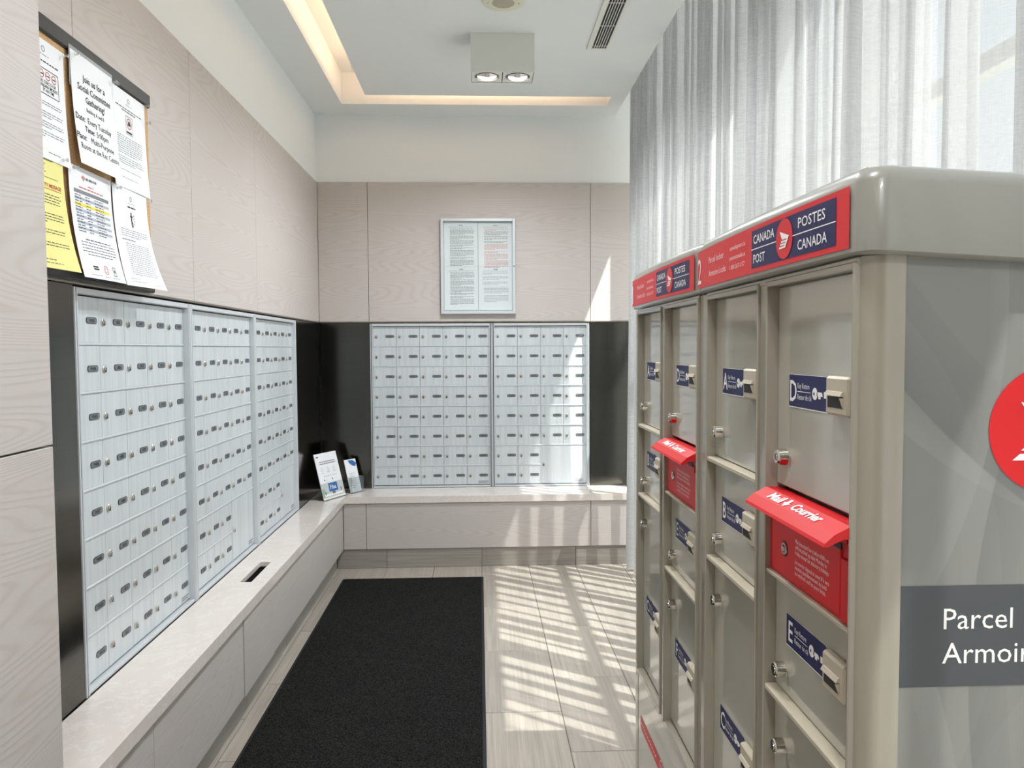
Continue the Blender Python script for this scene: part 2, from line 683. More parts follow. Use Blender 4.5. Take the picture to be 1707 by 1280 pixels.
# left wall
wl = MB()
wl.box(-1.24, -1.135, YNEAR, 5.1, -.05, ZWB)
wl.box(-1.24, -1.042, YNEAR, 5.1, ZWB+.004, ZWT)
wl.box(-1.24, -1.028, YNEAR, 5.1, ZWT, 3.05)
wall_left = struct(wl.build('wall_left', 'white_wall'), 'left wall, pale oak panels below a white painted band')
JY = [1.2, 2.022, 2.810, 3.599, 4.96]
for a, b in zip(JY[:-1], JY[1:]):
    MB().cbox(-1.041, XL, a+.0014, b-.0014, ZWB, ZWT-.001, .001).build('wood_panel', 'wood', wall_left)
MB().cbox(-1.05, XL-.002, 1.2, 1.988, ZCT, ZWB-.008, .001).build('steel_panel', 'steel', wall_left)
MB().cbox(-1.05, XL-.002, 4.333, 4.958, ZCT, ZWB-.008, .001).build('steel_panel', 'steel', wall_left)

# projecting pier nearest the camera
wp = MB().box(-1.24, XP-.02, YNEAR, YP, -.05, 3.05).build('wall_pier', 'wood')
struct(wp, 'projecting pier in pale oak at the left edge')
for za, zb in ((0.0, 1.158), (1.160, 2.30), (2.302, 2.83)):
    for ya, yb in ((-3.0, -.9), (-.898, YP)):
        MB().cbox(XP-.019, XP, ya, yb, za+.001, zb-.001, .0012).build('wood_panel', 'wood', wp)

# back wall
wb = MB()
wb.box(-1.24, XWIN+.1, 5.08, 5.2, -.05, ZWB)
wb.box(-1.24, XWIN+.1, 4.982, 5.2, ZWB+.004, ZWT)
wb.box(-1.24, XWIN+.1, 4.968, 5.2, ZWT, 3.3)
wb.box(.975, XWIN+.1, 4.968, 5.2, -.05, ZWB)
wall_back = struct(wb.build('wall_back', 'white_wall'), 'back wall, pale oak panels below a white painted band')
for a, b in ((-1.02, -.704), (-.704, .72), (.72, 1.20)):
    MB().cbox(a+.0014, b-.0014, YB, 4.981, ZWB, ZWT-.001, .001).build('wood_panel', 'wood', wall_back)
MB().cbox(-1.018, -.7005, YB+.002, 4.99, ZCT, ZWB-.008, .001).build('steel_panel', 'steel', wall_back)
MB().cbox(.7165, .973, YB+.002, 4.99, ZCT, ZWB-.008, .001).build('steel_panel', 'steel', wall_back)

# metal trim under the oak
struct(MB().cbox(-1.06, XL+.004, YP+.002, YB-.002, ZWB-.007, ZWB-.0005, .001).build('trim_1', 'trim'), 'thin metal trim under the left oak panels')
struct(MB().cbox(XL+.006, .973, YB-.004, 5.0, ZWB-.007, ZWB-.0005, .001).build('trim_2', 'trim'), 'thin metal trim under the back oak panels')

# rear wall behind the camera and returns
struct(MB().box(-1.3, XWIN+.1, YNEAR-.1, YNEAR, -.05, 3.2).build('wall_rear', 'rear'))

# ceiling with light cove
ce = MB()
ce.box(-1.24, -.82, YNEAR, 4.748, ZC, 3.012)                 # left border
ce.box(-1.24, .88, 4.748, 5.1, ZC, 3.012)                    # back border
ce.box(.79, .88, 4.582, 4.748, ZC, 3.012)                    # cove end
ce.box(-.656, .88, YNEAR, 4.582, ZC, ZC+.05)                 # field
ce.box(-.50, .88, YNEAR, 4.42, ZC+.05, 3.012)                # back of cove
ce.box(-1.24, .88, YNEAR, 5.1, 3.012, 3.15)                  # top
ce.box(.88, XWIN+.02, YNEAR, 5.1, 3.20, 3.28)
ce.box(.85, .88, YNEAR, 5.1, 3.012, 3.28)                 # curtain pocket top
ceiling = struct(ce.build('ceiling', 'ceiling'), 'white ceiling with a warm lit cove along two sides')

# window wall
wr = MB()
wr.box(XWIN-.03, XWIN+.03, 4.655, 5.1, -.05, 3.2)
wr.box(XWIN-.03, XWIN+.03, YNEAR, YNEAR+.3, -.05, 3.2)
wr.box(XWIN-.03, XWIN+.03, YNEAR, 5.1, 3.17, 3.3)
wr.box(XWIN-.03, XWIN+.03, YNEAR, 5.1, -.05, .05)
wall_right = struct(wr.build('wall_right', 'white_wall'), 'glazed right wall behind the sheer curtains')
MY = [-2.70, -1.45, -.20, 1.05, 2.52, 3.58, 4.655]
for i, (a, b) in enumerate(zip(MY[:-1], MY[1:])):
    w = struct(MB().cbox(XWIN-.025, XWIN+.025, a-.03, a+.03, .05, 3.17, .003).build('window_%d' % (i+1), 'frame_white'), 'tall window bay behind the sheer curtain')
    MB().cbox(XWIN-.025, XWIN+.025, a+.03, b-.03, 2.035, 2.085, .003).build('transom', 'frame_white', w)
    MB().cbox(XWIN-.025, XWIN+.025, a+.03, b-.03, .05, .10, .003).build('window_sill', 'frame_white', w)
    MB().box(XWIN, XWIN+.008, a+.03, b-.03, .10, 2.035).build('pane', 'glass', w)
    MB().box(XWIN, XWIN+.008, a+.03, b-.03, 2.085, 3.17).build('pane', 'glass', w)
struct(MB().box(XWIN+.1, 40, -30, 40, -.3, -.06).build('ground', 'paving'), 'paving outside the windows')

# ------------------------------------------------------------------ cove lights
for nm, lab, bx in (('cove_light', 'warm LED strip in the cove along the left ceiling edge', (-.60, -.585, YNEAR+.1, 4.50, ZC+.051, ZC+.060)),
                    ('cove_light', 'warm LED strip in the cove along the back ceiling edge', (-.57, .70, 4.50, 4.515, ZC+.051, ZC+.060))):
    tag(MB().box(*bx).build(nm, 'cove_led'), lab, 'light strip', 'cove lights')

# ------------------------------------------------------------------ bench
ct = MB()
sx0, sx1, sy0, sy1 = -.934, -.890, 2.98, 3.257
xf = -.827
ZS = ZCT-.018
ct.box(-1.018, sx0, YP+.001, 4.675, ZS, ZCT)
ct.box(sx1, xf, YP+.001, 4.675, ZS, ZCT)
ct.box(sx0, sx1, YP+.001, sy0, ZS, ZCT)
ct.box(sx0, sx1, sy1, 4.675, ZS, ZCT)
ct.box(-1.018, .95, 4.675, 4.96, ZS, ZCT)
ct.box(xf-.022, xf, YP+.001, 4.675, ZCB, ZS)
ct.box(xf-.022, .95, 4.675, 4.697, ZCB, ZS)
ctop = ct.build('countertop', 'quartz')
MB().box(sx0-.004, sx1+.004, sy0-.004, sy1+.004, .30, .31).box(sx0-.006, sx0-.001, sy0, sy1, .31, ZS-.0005).box(sx1+.001, sx1+.006, sy0, sy1, .31, ZS-.0005).box(sx0, sx1, sy0-.006, sy0-.001, .31, ZS-.0005).box(sx0, sx1, sy1+.001, sy1+.006, .31, ZS-.0005).build('slot_shade_box', 'keyhole', ctop)  # near-black box added under the slot, its shade put into the colour
tag(ctop, 'L-shaped pale quartz bench top under the mailboxes with a cut-out slot', 'countertop')

bl = thing('bench_base', 'pale oak bench front under the left mailboxes', 'bench', (xf-.012, YP, 0))
cuts = [YP, 1.956, 2.699, 3.086, 4.684]
for i, (a, b) in enumerate(zip(cuts[:-1], cuts[1:])):
    pr = .004 if i == 2 else 0.0
    o = MB().cbox(-.018, pr, a-YP+.0015, b-YP-.0015, .12, ZCB-.001, .001).build('front_panel' if i != 2 else 'cabinet_door', 'wood', bl)
bb = thing('bench_base', 'pale oak bench front under the back-wall mailboxes', 'bench', (0, 4.686, 0))
for a, b in ((xf-.011, -.699), (-.699, .682), (.682, .95)):
    MB().cbox(a+.0015, b-.0015, 0, .018, .12, ZCB-.001, .001).build('front_panel', 'wood', bb)

kl = struct(MB().box(-.92, -.893, YP, 4.70, -.003, .40).build('baseboard_left', 'grout'), 'recessed grey tile plinth under the left bench')
y = 1.55
for a, b in ((1.545, 2.29), (2.29, 2.87), (2.87, 3.45), (3.45, 4.03), (4.03, 4.692)):
    MB().cbox(-.0055, .0055, -(b-a)/2+.001, (b-a)/2-.001, 0, .12, .001).build('tile', 'kick_tile_y', kl, loc=(-.8865, (a+b)/2, .0002))
kb = struct(MB().box(-.88, .95, 4.705, 4.73, -.003, .40).build('baseboard_back', 'grout'), 'recessed grey tile plinth under the back bench')
for a, b in ((-.88, -.576), (-.576, .008), (.008, .588), (.588, .95)):
    MB().cbox(-(b-a)/2+.001, (b-a)/2-.001, -.0055, .0055, 0, .12, .001).build('tile', 'kick_tile', kb, loc=((a+b)/2, 4.6985, .0002))

# floor mat
mt = thing('floor_mat', 'long black carpet mat on the tiled floor', 'mat', (-.396, 2.76, 0))
MB().cbox(-.398, .398, -1.69, 1.69, .001, .010, .003).build('pile', 'mat', mt)
MB().cbox(-.410, .410, -1.702, 1.702, .0006, .005, .002).build('edging', 'rubber', mt)


# ------------------------------------------------------------------ mailbox cabinets
CW, RH = .1495, .1293
FR = .016
REC = .020


def lock_mesh():
    b = MB()
    b.lathe((0, 0, 0), 'y', [(0, .0108), (-.0025, .0108), (-.0042, .0092), (-.0036, .0070)], 16, 0, False, True)
    b.lathe((0, -.0051, 0), 'y', [(0, .0062), (-.0008, .0058)], 12, 0, False, True)
    b.add([(-.0018, -.0064, -.0085), (.0018, -.0064, -.0085), (.0018, -.0064, .0035), (-.0018, -.0064, .0035)], [(0, 1, 2, 3)], 1)
    b.add([(-.004, -.0055, -.0085), (.004, -.0055, -.0085), (.004, -.0055, -.004), (-.004, -.0055, -.004)], [(0, 1, 2, 3)], 1)
    return b


def rounded(w, h, r, n=5):
    pts = []
    for cx, cz, a0 in ((w/2-r, h/2-r, 0), (-w/2+r, h/2-r, 90), (-w/2+r, -h/2+r, 180), (w/2-r, -h/2+r, 270)):
        for i in range(n+1):
            a = R(a0+90*i/n)
            pts.append((cx+r*math.cos(a), cz+r*math.sin(a)))
    return pts


def plate_mesh(txt=None):
    b = MB()
    b.prism(rounded(.056, .0175, .0075), -.0016, 0, 1)
    b.poly(rounded(.0525, .014, .006), -.0019, 0)
    if txt:
        b.text(txt, .0125, 0, -.0045, -.0022, 2, 'C', bold=.02, sx=1.05)
    else:
        for i in range(4):
            x = -.0135+.0072*i
            b.rect(x, x+.0016, -.0042, .0042, -.0022, 2)
            b.rect(x, x+.0048, -.0042+.007*(i % 2), -.0028+.007*(i % 2), -.0022, 2)
            b.rect(x+.0036, x+.0048, -.004*(i % 2), .0042, -.0022, 2)
    return b


_cache = {}


def cached(key, fn, mats, smooth=None):
    if key not in _cache:
        o = fn().build(key, mats, smooth=smooth)
        _cache[key] = o.data
        bpy.data.objects.remove(o)
    return _cache[key]


def mailbox(label, loc, rotz, ncol, parcel_cols=0, texts=None, near_white=None):
    """local x along the wall, y into the wall, z up from bench"""
    t = thing('mailbox_cabinet', label, 'mailboxes', loc, rotz, 'apartment mailbox cabinets')
    W = ncol*CW+2*FR
    H = 1.0615
    z0 = H-FR-8*RH
    f = MB()
    for xa in (0, W-FR):
        f.cbox(xa, xa+.0055, -.002, .10, 0, H, .001)
        f.cbox(xa+.0105, xa+FR, -.002, .10, 0, H, .001)
        f.box(xa+.0055, xa+.0105, .010, .09, 0, H, 1)
    f.cbox(FR, W-FR, .001, .10, H-FR, H, .0015)
    f.cbox(FR, W-FR, .001, .10, 0, z0-.001, .0015)
    f.build('frame', ['alu', 'dark'], t)
    MB().box(FR, W-FR, REC+.012, .098, z0, H-FR).build('back_box', 'dark', t)
    lock = cached('lock', lock_mesh, ['nickel', 'keyhole'], 40)
    door = cached('door', lambda: MB().cbox(.0009, CW-.0009, 0, .0115, .0035, RH-.0035, .0007), 'door')
    plate = cached('number_plate', plate_mesh, ['plate', 'plate_edge', 'ink'])
    for r in range(8):
        zr = H-FR-(r+1)*RH
        n = ncol-parcel_cols if r >= 6 and parcel_cols else ncol
        for c in range(n):
            d = link('door', door, t, (FR+c*CW, REC, zr))
            link('lock', lock, d, (.0215, 0, RH*.47))
            tx = texts(r, c) if texts else None
            pm = cached('number_plate_'+tx, lambda: plate_mesh(tx), ['plate', 'plate_edge', 'ink']) if tx else plate
            link('number_plate', pm, d, (.108, 0, RH*.49))
        # rail under each row
        if r < 7:
            w = n if r >= 6 else ncol
            if r == 6 and parcel_cols:
                w = ncol-parcel_cols
            MB().cbox(-.0, w*CW, -.0035, .010, -.0033, .0033, .0015).build('rail', 'alu', t, loc=(FR, REC, zr))
    if parcel_cols:
        x0 = FR+(ncol-parcel_cols)*CW
        d = MB().cbox(.003, parcel_cols*CW-.001, -.001, .0115, .0035, 2*RH-.0045, .001).build('parcel_door', 'door', t, loc=(x0, REC, z0))
        link('lock', lock, d, (.018, -.001, RH*1.0))
        MB().cbox(parcel_cols*CW-.085, parcel_cols*CW-.018, -.0018, -.0008, .012, .034, .0003).rect(parcel_cols*CW-.08, parcel_cols*CW-.023, .026, .030, -.002, 1).rect(parcel_cols*CW-.08, parcel_cols*CW-.03, .017, .021, -.002, 1).build('maker_sticker', ['photo_grey', 'ink_grey'], d)
        MB().cbox(-.0025, .0025, -.003, .010, 0, 2*RH-.004, .001).build('divider', 'alu', t, loc=(x0, REC, z0))
        MB().rect(.13, .165, 1.42*RH, 1.42*RH+.006, -.0015).build('embossed_mark', 'alu', d)
    else:
        MB().cbox(0, .07, -.0012, 0, 0, .022, .0003).rect(.005, .065, .013, .017, -.0014, 1).rect(.005, .055, .005, .009, -.0014, 1).build('maker_sticker', ['photo_grey', 'ink_grey'], t, loc=(FR+ncol*CW-.078, REC, z0+.008))
    return t


def tx_ph(r, c):
    if c == 0:
        return 'PH%02d' % (r+3)
    if c == 1:
        return '18%02d' % (r+5)
    return None


XM = XL-.001
mailbox('first aluminium mailbox cabinet beside the corkboard, with plates starting PH', (XM, 1.990, ZCT+.0005), R(90), 5, 0, tx_ph)
mailbox('middle aluminium mailbox cabinet of the three on the left wall, above the bench slot', (XM, 2.7705, ZCT+.0005), R(90), 5, 2)
mailbox('farthest aluminium mailbox cabinet on the left wall, next to the black corner', (XM, 3.551, ZCT+.0005), R(90), 5, 2)
mailbox('wide left mailbox cabinet on the back wall with forty small doors', (-.700, YB+.001, ZCT+.0005), 0, 5, 0)
mailbox('narrower right mailbox cabinet on the back wall with a large parcel door', (.0815, YB+.001, ZCT+.0005), 0, 4, 2)


# ------------------------------------------------------------------ paper sheets
def words(b, x0, x1, z, h, y, warp, mat=1, fill=1.0, seed=None, xs=None):
    """a printed line of text too small to read: a row of short ink dashes"""
    x = x0
    end = x0+(x1-x0)*fill
    while x < end-.004:
        w = min(random.uniform(.006, .019), end-x)
        b.rect(x, x+w, z, z+h, y, mat, warp)
        x += w+.0035


def para(b, x0, x1, ztop, n, pitch, y, warp, mat=1, h=.0016):
    for i in range(n):
        words(b, x0, x1, ztop-pitch*i, h, y, warp, mat, 1.0 if i < n-1 else random.uniform(.3, .8))
    return ztop-pitch*n


def sheet(name, label, parent_loc, rotz, w, h, warp, mat, printer, cat='notice', group=None, inks=('ink', 'ink_red', 'ink_grey', 'yellow_ink', 'table_band', 'table_head'), thick=.0003):
    """sheet with its top-left corner at the origin, hanging down -z, facing -y"""
    t = thing(name, label, cat, parent_loc, rotz, group)
    b = MB()
    nx, nz = 8, 22
    vs, fs = [], []
    for s in (0, 1):
        for j in range(nz+1):
            for i in range(nx+1):
                x, z = w*i/nx, -h*j/nz
                vs.append((x, warp(x, z)+s*thick, z))
    N = (nx+1)*(nz+1)
    for j in range(nz):
        for i in range(nx):
            a = j*(nx+1)+i
            fs.append((a, a+nx+1, a+nx+2, a+1))
            fs.append((N+a, N+a+1, N+a+nx+2, N+a+nx+1))
    for i in range(nx):
        a = i
        fs.append((a, a+1, N+a+1, N+a))
        a = nz*(nx+1)+i
        fs.append((a+1, a, N+a, N+a+1))
    for j in range(nz):
        a = j*(nx+1)
        fs.append((a+nx+1, a, N+a, N+a+nx+1))
        a = a+nx
        fs.append((a, a+nx+1, N+a+nx+1, N+a))
    b.add(vs, fs)
    b.build('paper', mat, t, smooth=60)
    p = MB()
    printer(p, -.0007, warp)
    if p.f:
        p.build('print', list(inks), t)['kind'] = 'stuff'
    return t


# ------------------------------------------------------------------ corkboard on the left wall
cbx = thing('corkboard', 'corkboard with black top and bottom rails above the near mailboxes', 'notice board', (XL, 1.575, 1.5215), R(90))
BW, BH = .863, .605
MB().cbox(.0, BW, -.008, -.0006, .02, BH-.02, .001).build('cork_panel', 'cork', cbx)
MB().cbox(-.002, BW+.003, -.0165, -.0006, BH-.041, BH, .004).build('top_rail', 'black_frame', cbx)
MB().cbox(-.002, BW+.003, -.0165, -.0006, 0, .030, .004).build('bottom_rail', 'black_frame', cbx)
XB = XL+.0085


def bl_sheet(label, y0, ztop, off, warp, mat, printer, w=.216, h=.279, name='notice_sheet', tilt=0):
    t = sheet(name, label, (XB+off, y0, ztop), R(90), w, h, warp, mat, printer, 'notice', 'sheets pinned to the corkboard')
    t.rotation_euler.x = tilt
    return t


def pr_smoke(b, y, wp):
    b.disc(.128, -.022, .007, y, 2, wp, 16, .0055)
    words(b, .105, .151, -.036, .0012, y, wp, 2)
    words(b, .07, .19, -.052, .0028, y, wp, 0)
    z0, z1 = -.126, -.066
    for q in ((.098, .188, z1-.0015, z1), (.098, .188, z0, z0+.0015), (.098, .0995, z0, z1), (.1865, .188, z0, z1)):
        b.rect(*q, y, 0, wp)
    for i in range(3):
        cx = .117+.026*i
        b.disc(cx, -.081, .0100, y, 1, wp, 20, .0082)
        b.rect(cx-.006, cx+.006, -.0825, -.0800, y-.0001, 0, wp)
    for i, s in enumerate(('NO TOBACCO OR', 'MARIJUANA SMOKING', 'AT ANY TIME')):
        b.text(s, .0105, .143, -.101-.0095*i, y, 0, 'C', sx=.74, bold=.01, warp=wp)
    z = -.145
    for n in (3, 3, 3, 3):
        z = para(b, .028, .196, z, n, .0058, y, wp, 2)-.006
    words(b, .12, .175, -.262, .0016, y, wp, 2)


def pr_join(b, y, wp):
    for s, z, k, bo in (('Join us for a', -.062, .0235, .012), ('Social Committee', -.088, .0235, .012), ('Gathering!', -.114, .0235, .012)):
        b.text(s, k, .113, z, y, 0, 'C', sx=1.0, bold=bo, warp=wp)
    b.text('Building A and B', .0145, .110, -.136, y, 0, 'C', sx=.95, warp=wp)
    for a, c, z in (('Date:', 'Every Tuesday', -.166), ('Time:', '5:00pm', -.190), ('Place:', 'Multi-Purpose', -.214)):
        full = len(a)+len(c)
        xa = .108-.0056*full
        b.text(a, .0215, xa, z, y, 0, 'L', sx=.98, bold=.012, warp=wp)
        b.text(c, .0215, xa+.0108*len(a)+.004, z, y, 0, 'L', sx=.98, warp=wp)
    b.text('Room at the Rec Centre', .0215, .112, -.238, y, 0, 'C', width=.192, warp=wp)


def pr_sign(b, y, wp):
    b.disc(.108, -.022, .007, y, 2, wp, 16, .0055)
    words(b, .088, .128, -.036, .0012, y, wp, 2)
    words(b, .028, .19, -.049, .0022, y, wp, 0)
    words(b, .065, .15, -.056, .0022, y, wp, 0)
    z0, z1 = -.118, -.066
    for q in ((.086, .130, z1-.001, z1), (.086, .130, z0, z0+.001), (.086, .087, z0, z1), (.129, .130, z0, z1)):
        b.rect(*q, y, 0, wp)
    b.disc(.108, -.086, .0155, y, 1, wp, 24, .013)
    b.rect(.100, .116, -.092, -.084, y, 0, wp)
    b.rect(.103, .113, -.084, -.079, y, 0, wp)
    b.rect(.092, .124, -.114, -.109, y, 0, wp)
    z = para(b, .03, .186, -.130, 9, .0062, y, wp, 2)-.004
    z = para(b, .03, .186, z, 4, .0062, y, wp, 2)-.012
    words(b, .04, .17, z, .0012, y, wp, 2)
    words(b, .04, .15, z-.022, .0012, y, wp, 2)


def pr_yellow(b, y, wp):
    b.text('RAN', .017, .166, -.022, y, 0, 'R', bold=.02, warp=wp)
    b.rect(.02, .17, -.026, -.0245, y, 0, wp, 4)
    for i in range(4):
        words(b, .06, .14, -.036-.006*i, .0014, y, wp, 2)
    b.rect(.02, .19, -.066, -.0652, y, 0, wp, 4)
    b.text('SAFETY MESSAGE', .0125, .200, -.088, y, 1, 'R', width=.096, bold=.012, warp=wp)
    b.rect(.104, .200, -.0925, -.0915, y, 1, wp, 4)
    z = para(b, .025, .192, -.106, 5, .0066, y, wp, 0)-.012
    z = para(b, .025, .192, z, 4, .0066, y, wp, 0)-.012
    z = para(b, .025, .192, z, 3, .0066, y, wp, 0)-.010
    z = para(b, .025, .192, z, 3, .0066, y, wp, 0)-.010
    words(b, .03, .13, z-.01, .0016, y, wp, 0)
    words(b, .03, .15, -.267, .0016, y, wp, 2)


def pr_table(b, y, wp):
    for i, hgt in enumerate((.005, .010, .016, .011, .006)):
        b.rect(.060+.004*i, .0615+.004*i, -.024-hgt/2, -.024+hgt/2, y, 1, wp)
    words(b, .082, .135, -.027, .006, y, wp, 2)
    words(b, .09, .125, -.043, .0022, y, wp, 1)
    words(b, .045, .17, -.051, .0024, y, wp, 1)
    x0, x1 = .02, .196
    b.rect(x0, x1, -.066, -.057, y, 5, wp, 4)
    for i in range(13):
        z = -.0735-.0075*i
        m = 3 if i == 3 else 4
        if i == 3 or i % 2:
            b.rect(x0, x1, z-.0012, z+.0058, y+.0001, m, wp, 4)
        for a, c in ((.022, .055), (.072, .094), (.118, .165)):
            words(b, a, c, z+.0012, .0020, y, wp, 0)
    words(b, .045, .172, -.182, .0022, y, wp, 0)
    for i in range(5):
        words(b, .022+.02*(i == 4), .194-.02*(i == 4), -.189-.0075*i, .0016, y, wp, 0)
    b.rect(.050, .074, -.250, -.246, y, 0, wp)
    b.rect(.052, .076, -.256, -.252, y, 0, wp)
    b.disc(.112, -.252, .0115, y, 1, wp, 20, .010)
    b.disc(.112, -.252, .0065, y, 1, wp, 16, .0055)
    for q in ((.150, .168, -.242, -.2405), (.150, .168, -.264, -.2625), (.150, .1515, -.264, -.2405), (.1665, .168, -.264, -.2405), (.156, .162, -.256, -.248)):
        b.rect(*q, y, 0, wp)
    words(b, .035, .085, -.270, .0012, y, wp, 2)
    words(b, .098, .126, -.271, .0012, y, wp, 1)
    words(b, .14, .18, -.271, .0012, y, wp, 2)


def pr_recycle(b, y, wp):
    b.disc(.108, -.026, .007, y, 0, wp, 16, .0055)
    words(b, .088, .128, -.040, .0012, y, wp, 2)
    words(b, .085, .135, -.052, .0040, y, wp, 0)
    for q in ((.1, .106, -.096, -.064), (.096, .112, -.078, -.074), (.1, .103, -.108, -.094), (.106, .110, -.106, -.092)):
        b.rect(*q, y, 0, wp)
    for i in range(4):
        b.rect(.116, .120, -.074-.008*i, -.070-.008*i, y, 1, wp)
    z = para(b, .03, .19, -.118, 4, .0062, y, wp, 2)-.005
    words(b, .03, .11, z, .0022, y, wp, 0)
    z -= .010
    for i in range(16):
        words(b, .045, .188, z-.0058*i, .0014, y, wp, 2, random.choice((1, 1, 1, .6)))
    words(b, .03, .07, -.258, .0012, y, wp, 2)
    words(b, .03, .11, -.266, .0012, y, wp, 2)
    words(b, .15, .19, -.270, .0012, y, wp, 2)


def curl(a, side=0.0, bulge=0.0, p=2.2):
    def w(x, z):
        t = min(1, max(0, -z/.279))
        return -a*t**p*(1+side*(x/.216-.5)) - bulge*math.sin(math.pi*x/.216)*t
    return w


bl_sheet('white no-smoking notice half hidden by the pier, top left of the corkboard', 1.733, 2.068, .004, curl(.012), 'paper', pr_smoke)
jn = bl_sheet('white poster inviting to a social committee gathering, on the corkboard', 1.970, 2.090, .010, curl(.022, .2), 'paper', pr_join)
MB().cbox(-.004, .220, .0006, .0022, -.09, .010, .0004).build('plastic_sleeve', 'sleeve', jn)
bl_sheet('white notice with a round prohibition sign, top right of the corkboard', 2.188, 2.0835, .004, curl(.010, .3), 'paper', pr_sign)
bl_sheet('yellow safety message sheet at the lower left of the corkboard', 1.696, 1.812, .014, curl(.030, .5), 'paper_yellow', pr_yellow)
tb = bl_sheet('white sheet with a printed table and one highlighted row on the corkboard', 1.945, 1.806, .010, curl(.034, .1, .004), 'paper', pr_table)
bl_sheet('white leaflet curling outward at the lower right of the corkboard', 2.166, 1.804, .012, curl(.045, .5, .003), 'paper', pr_recycle)


def pin_mesh():
    b = MB()
    b.lathe((0, 0, 0), 'y', [(0, .0018), (-.002, .0045), (-.004, .0045), (-.005, .0025), (-.011, .0028), (-.012, .0048), (-.0145, .0045)], 12)
    return b


pm = cached('push_pin', pin_mesh, 'pin', 50)
for lab, y, z, o in (('clear push pin in the top right corner of the no-smoking notice', 1.938, 2.058, .0085),
                     ('clear push pin in the top left corner of the social committee poster', 1.980, 2.078, .0145),
                     ('clear push pin in the top right corner of the social committee poster', 2.176, 2.078, .0145),
                     ('clear push pin at the top left corner of the round-sign notice', 2.200, 2.080, .0085),
                     ('clear push pin at the top right corner of the round-sign notice', 2.396, 2.080, .0085),
                     ('clear push pin on the right edge of the round-sign notice', 2.398, 2.030, .0095),
                     ('clear push pin in the corner of the yellow sheet', 1.902, 1.800, .018),
                     ('clear push pin in the top left corner of the table sheet', 1.958, 1.796, .0145),
                     ('clear push pin in the top right corner of the table sheet', 2.150, 1.796, .0145),
                     ('clear push pin in the top left corner of the curling leaflet', 2.178, 1.792, .0165),
                     ('clear push pin in the top right corner of the curling leaflet', 2.374, 1.792, .0165)):
    tag(link('push_pin', pm, None, (XB+o+.0002, y, z), R(90)), lab, 'push pin', 'push pins on the corkboard')

# ------------------------------------------------------------------ glazed notice case on the back wall
nc = thing('notice_case', 'silver framed lockable notice case on the back wall', 'notice case', (-.242, YB-.0005, 1.566), 0)
NW, NH = .476, .606
fw = .018
fr = MB()
fr.cbox(0, fw, -.035, 0, 0, NH, .002)
fr.cbox(NW-fw, NW, -.035, 0, 0, NH, .002)
fr.cbox(fw, NW-fw, -.0345, 0, NH-fw, NH, .002)
fr.cbox(fw, NW-fw, -.0345, 0, 0, fw, .002)
fr.build('case_frame', 'alu', nc)
MB().box(fw, NW-fw, -.006, -.001, fw, NH-fw).build('back_panel', 'photo_grey', nc)
MB().box(fw, NW-fw, -.030, -.027, fw, NH-fw).build('glass_door', 'case_glass', nc)
MB().lathe((NW-fw/2, -.035, NH/2), 'y', [(0, .004), (-.003, .004)], 12, 0, False, True).build('lock', 'keyhole', nc)
flat = lambda x, z: 0.0


def pr_dense(red=False, sparse=False):
    def f(b, y, wp):
        words(b, .095, .122, -.020, .004, y, wp, 0)
        words(b, .03, .186, -.030, .0018, y, wp, 2)
        z = -.042
        if sparse:
            for n in (2, 3, 3, 6, 6, 2):
                z = para(b, .025+.01*(n > 3), .19, z, n, .0075, y, wp, 2, .0018)-.010
                if z < -.2:
                    break
        else:
            while z > -.250:
                n = random.choice((2, 4, 6, 7))
                z = para(b, .038, .19, z, n, .0068, y, wp, 1 if red and random.random() < .35 else 0, .0019)-.0035
    return f


for lab, x, z, p in (('dense printed sheet at the top left inside the notice case', .022, .583, pr_dense()),
                     ('sheet with red lines at the top right inside the notice case', .241, .582, pr_dense(True)),
                     ('dense printed sheet at the bottom left inside the notice case', .022, .304, pr_dense()),
                     ('sheet with wide blank foot at the bottom right inside the notice case', .241, .303, pr_dense(False, True))):
    sheet('notice_sheet', lab, (-.242+x, YB-.008, 1.566+z), 0, .214, .2775, flat, 'paper', p, 'notice', 'sheets in the notice case')


# ------------------------------------------------------------------ leaflet stands on the bench
def lean_stand(label, loc, ang, w, h, lean, printer, inks, small=False):
    t = thing('leaflet_stand', label, 'leaflet holder', loc, ang, 'leaflet stands on the bench corner')
    s, c = math.sin(lean), math.cos(lean)
    wp = lambda x, z: z*math.tan(lean)
    b = MB()
    # leaning clear back plate, foot and front lip
    th = .003
    b.prism_x([(0, 0), (th, 0), (h*s+th, h*c), (h*s, h*c)], 0, w)
    b.prism_x([(0, 0), (0, -.0) if False else (-.022, 0), (-.022, .003), (0, .003)][::-1], 0, w)
    b.prism_x([(th, 0), (h*s*.75+.055, 0), (h*s*.75+.055, .003), (th, .003)], 0, w)
    if small:
        b.prism_x([(-.022, 0), (-.019, 0), (-.019+.10*s, .10*c), (-.022+.10*s, .10*c)], 0, w)
        b.box(-.003, 0, -.020, .03, 0, .10)
        b.box(w, w+.003, -.020, .03, 0, .10)
    b.build('clear_holder', 'acrylic', t)
    q = MB()
    q.prism_x([(-.0035, .0035), (-.0006, .0035), (h*s-.0006, h*c), (h*s-.0035, h*c)], .002, w-.002)
    lf = q.build('leaflet', 'paper', t)
    p = MB()
    printer(p, -.0054, wp, w, h*c)
    p.build('print', inks, lf)['kind'] = 'stuff'
    return t


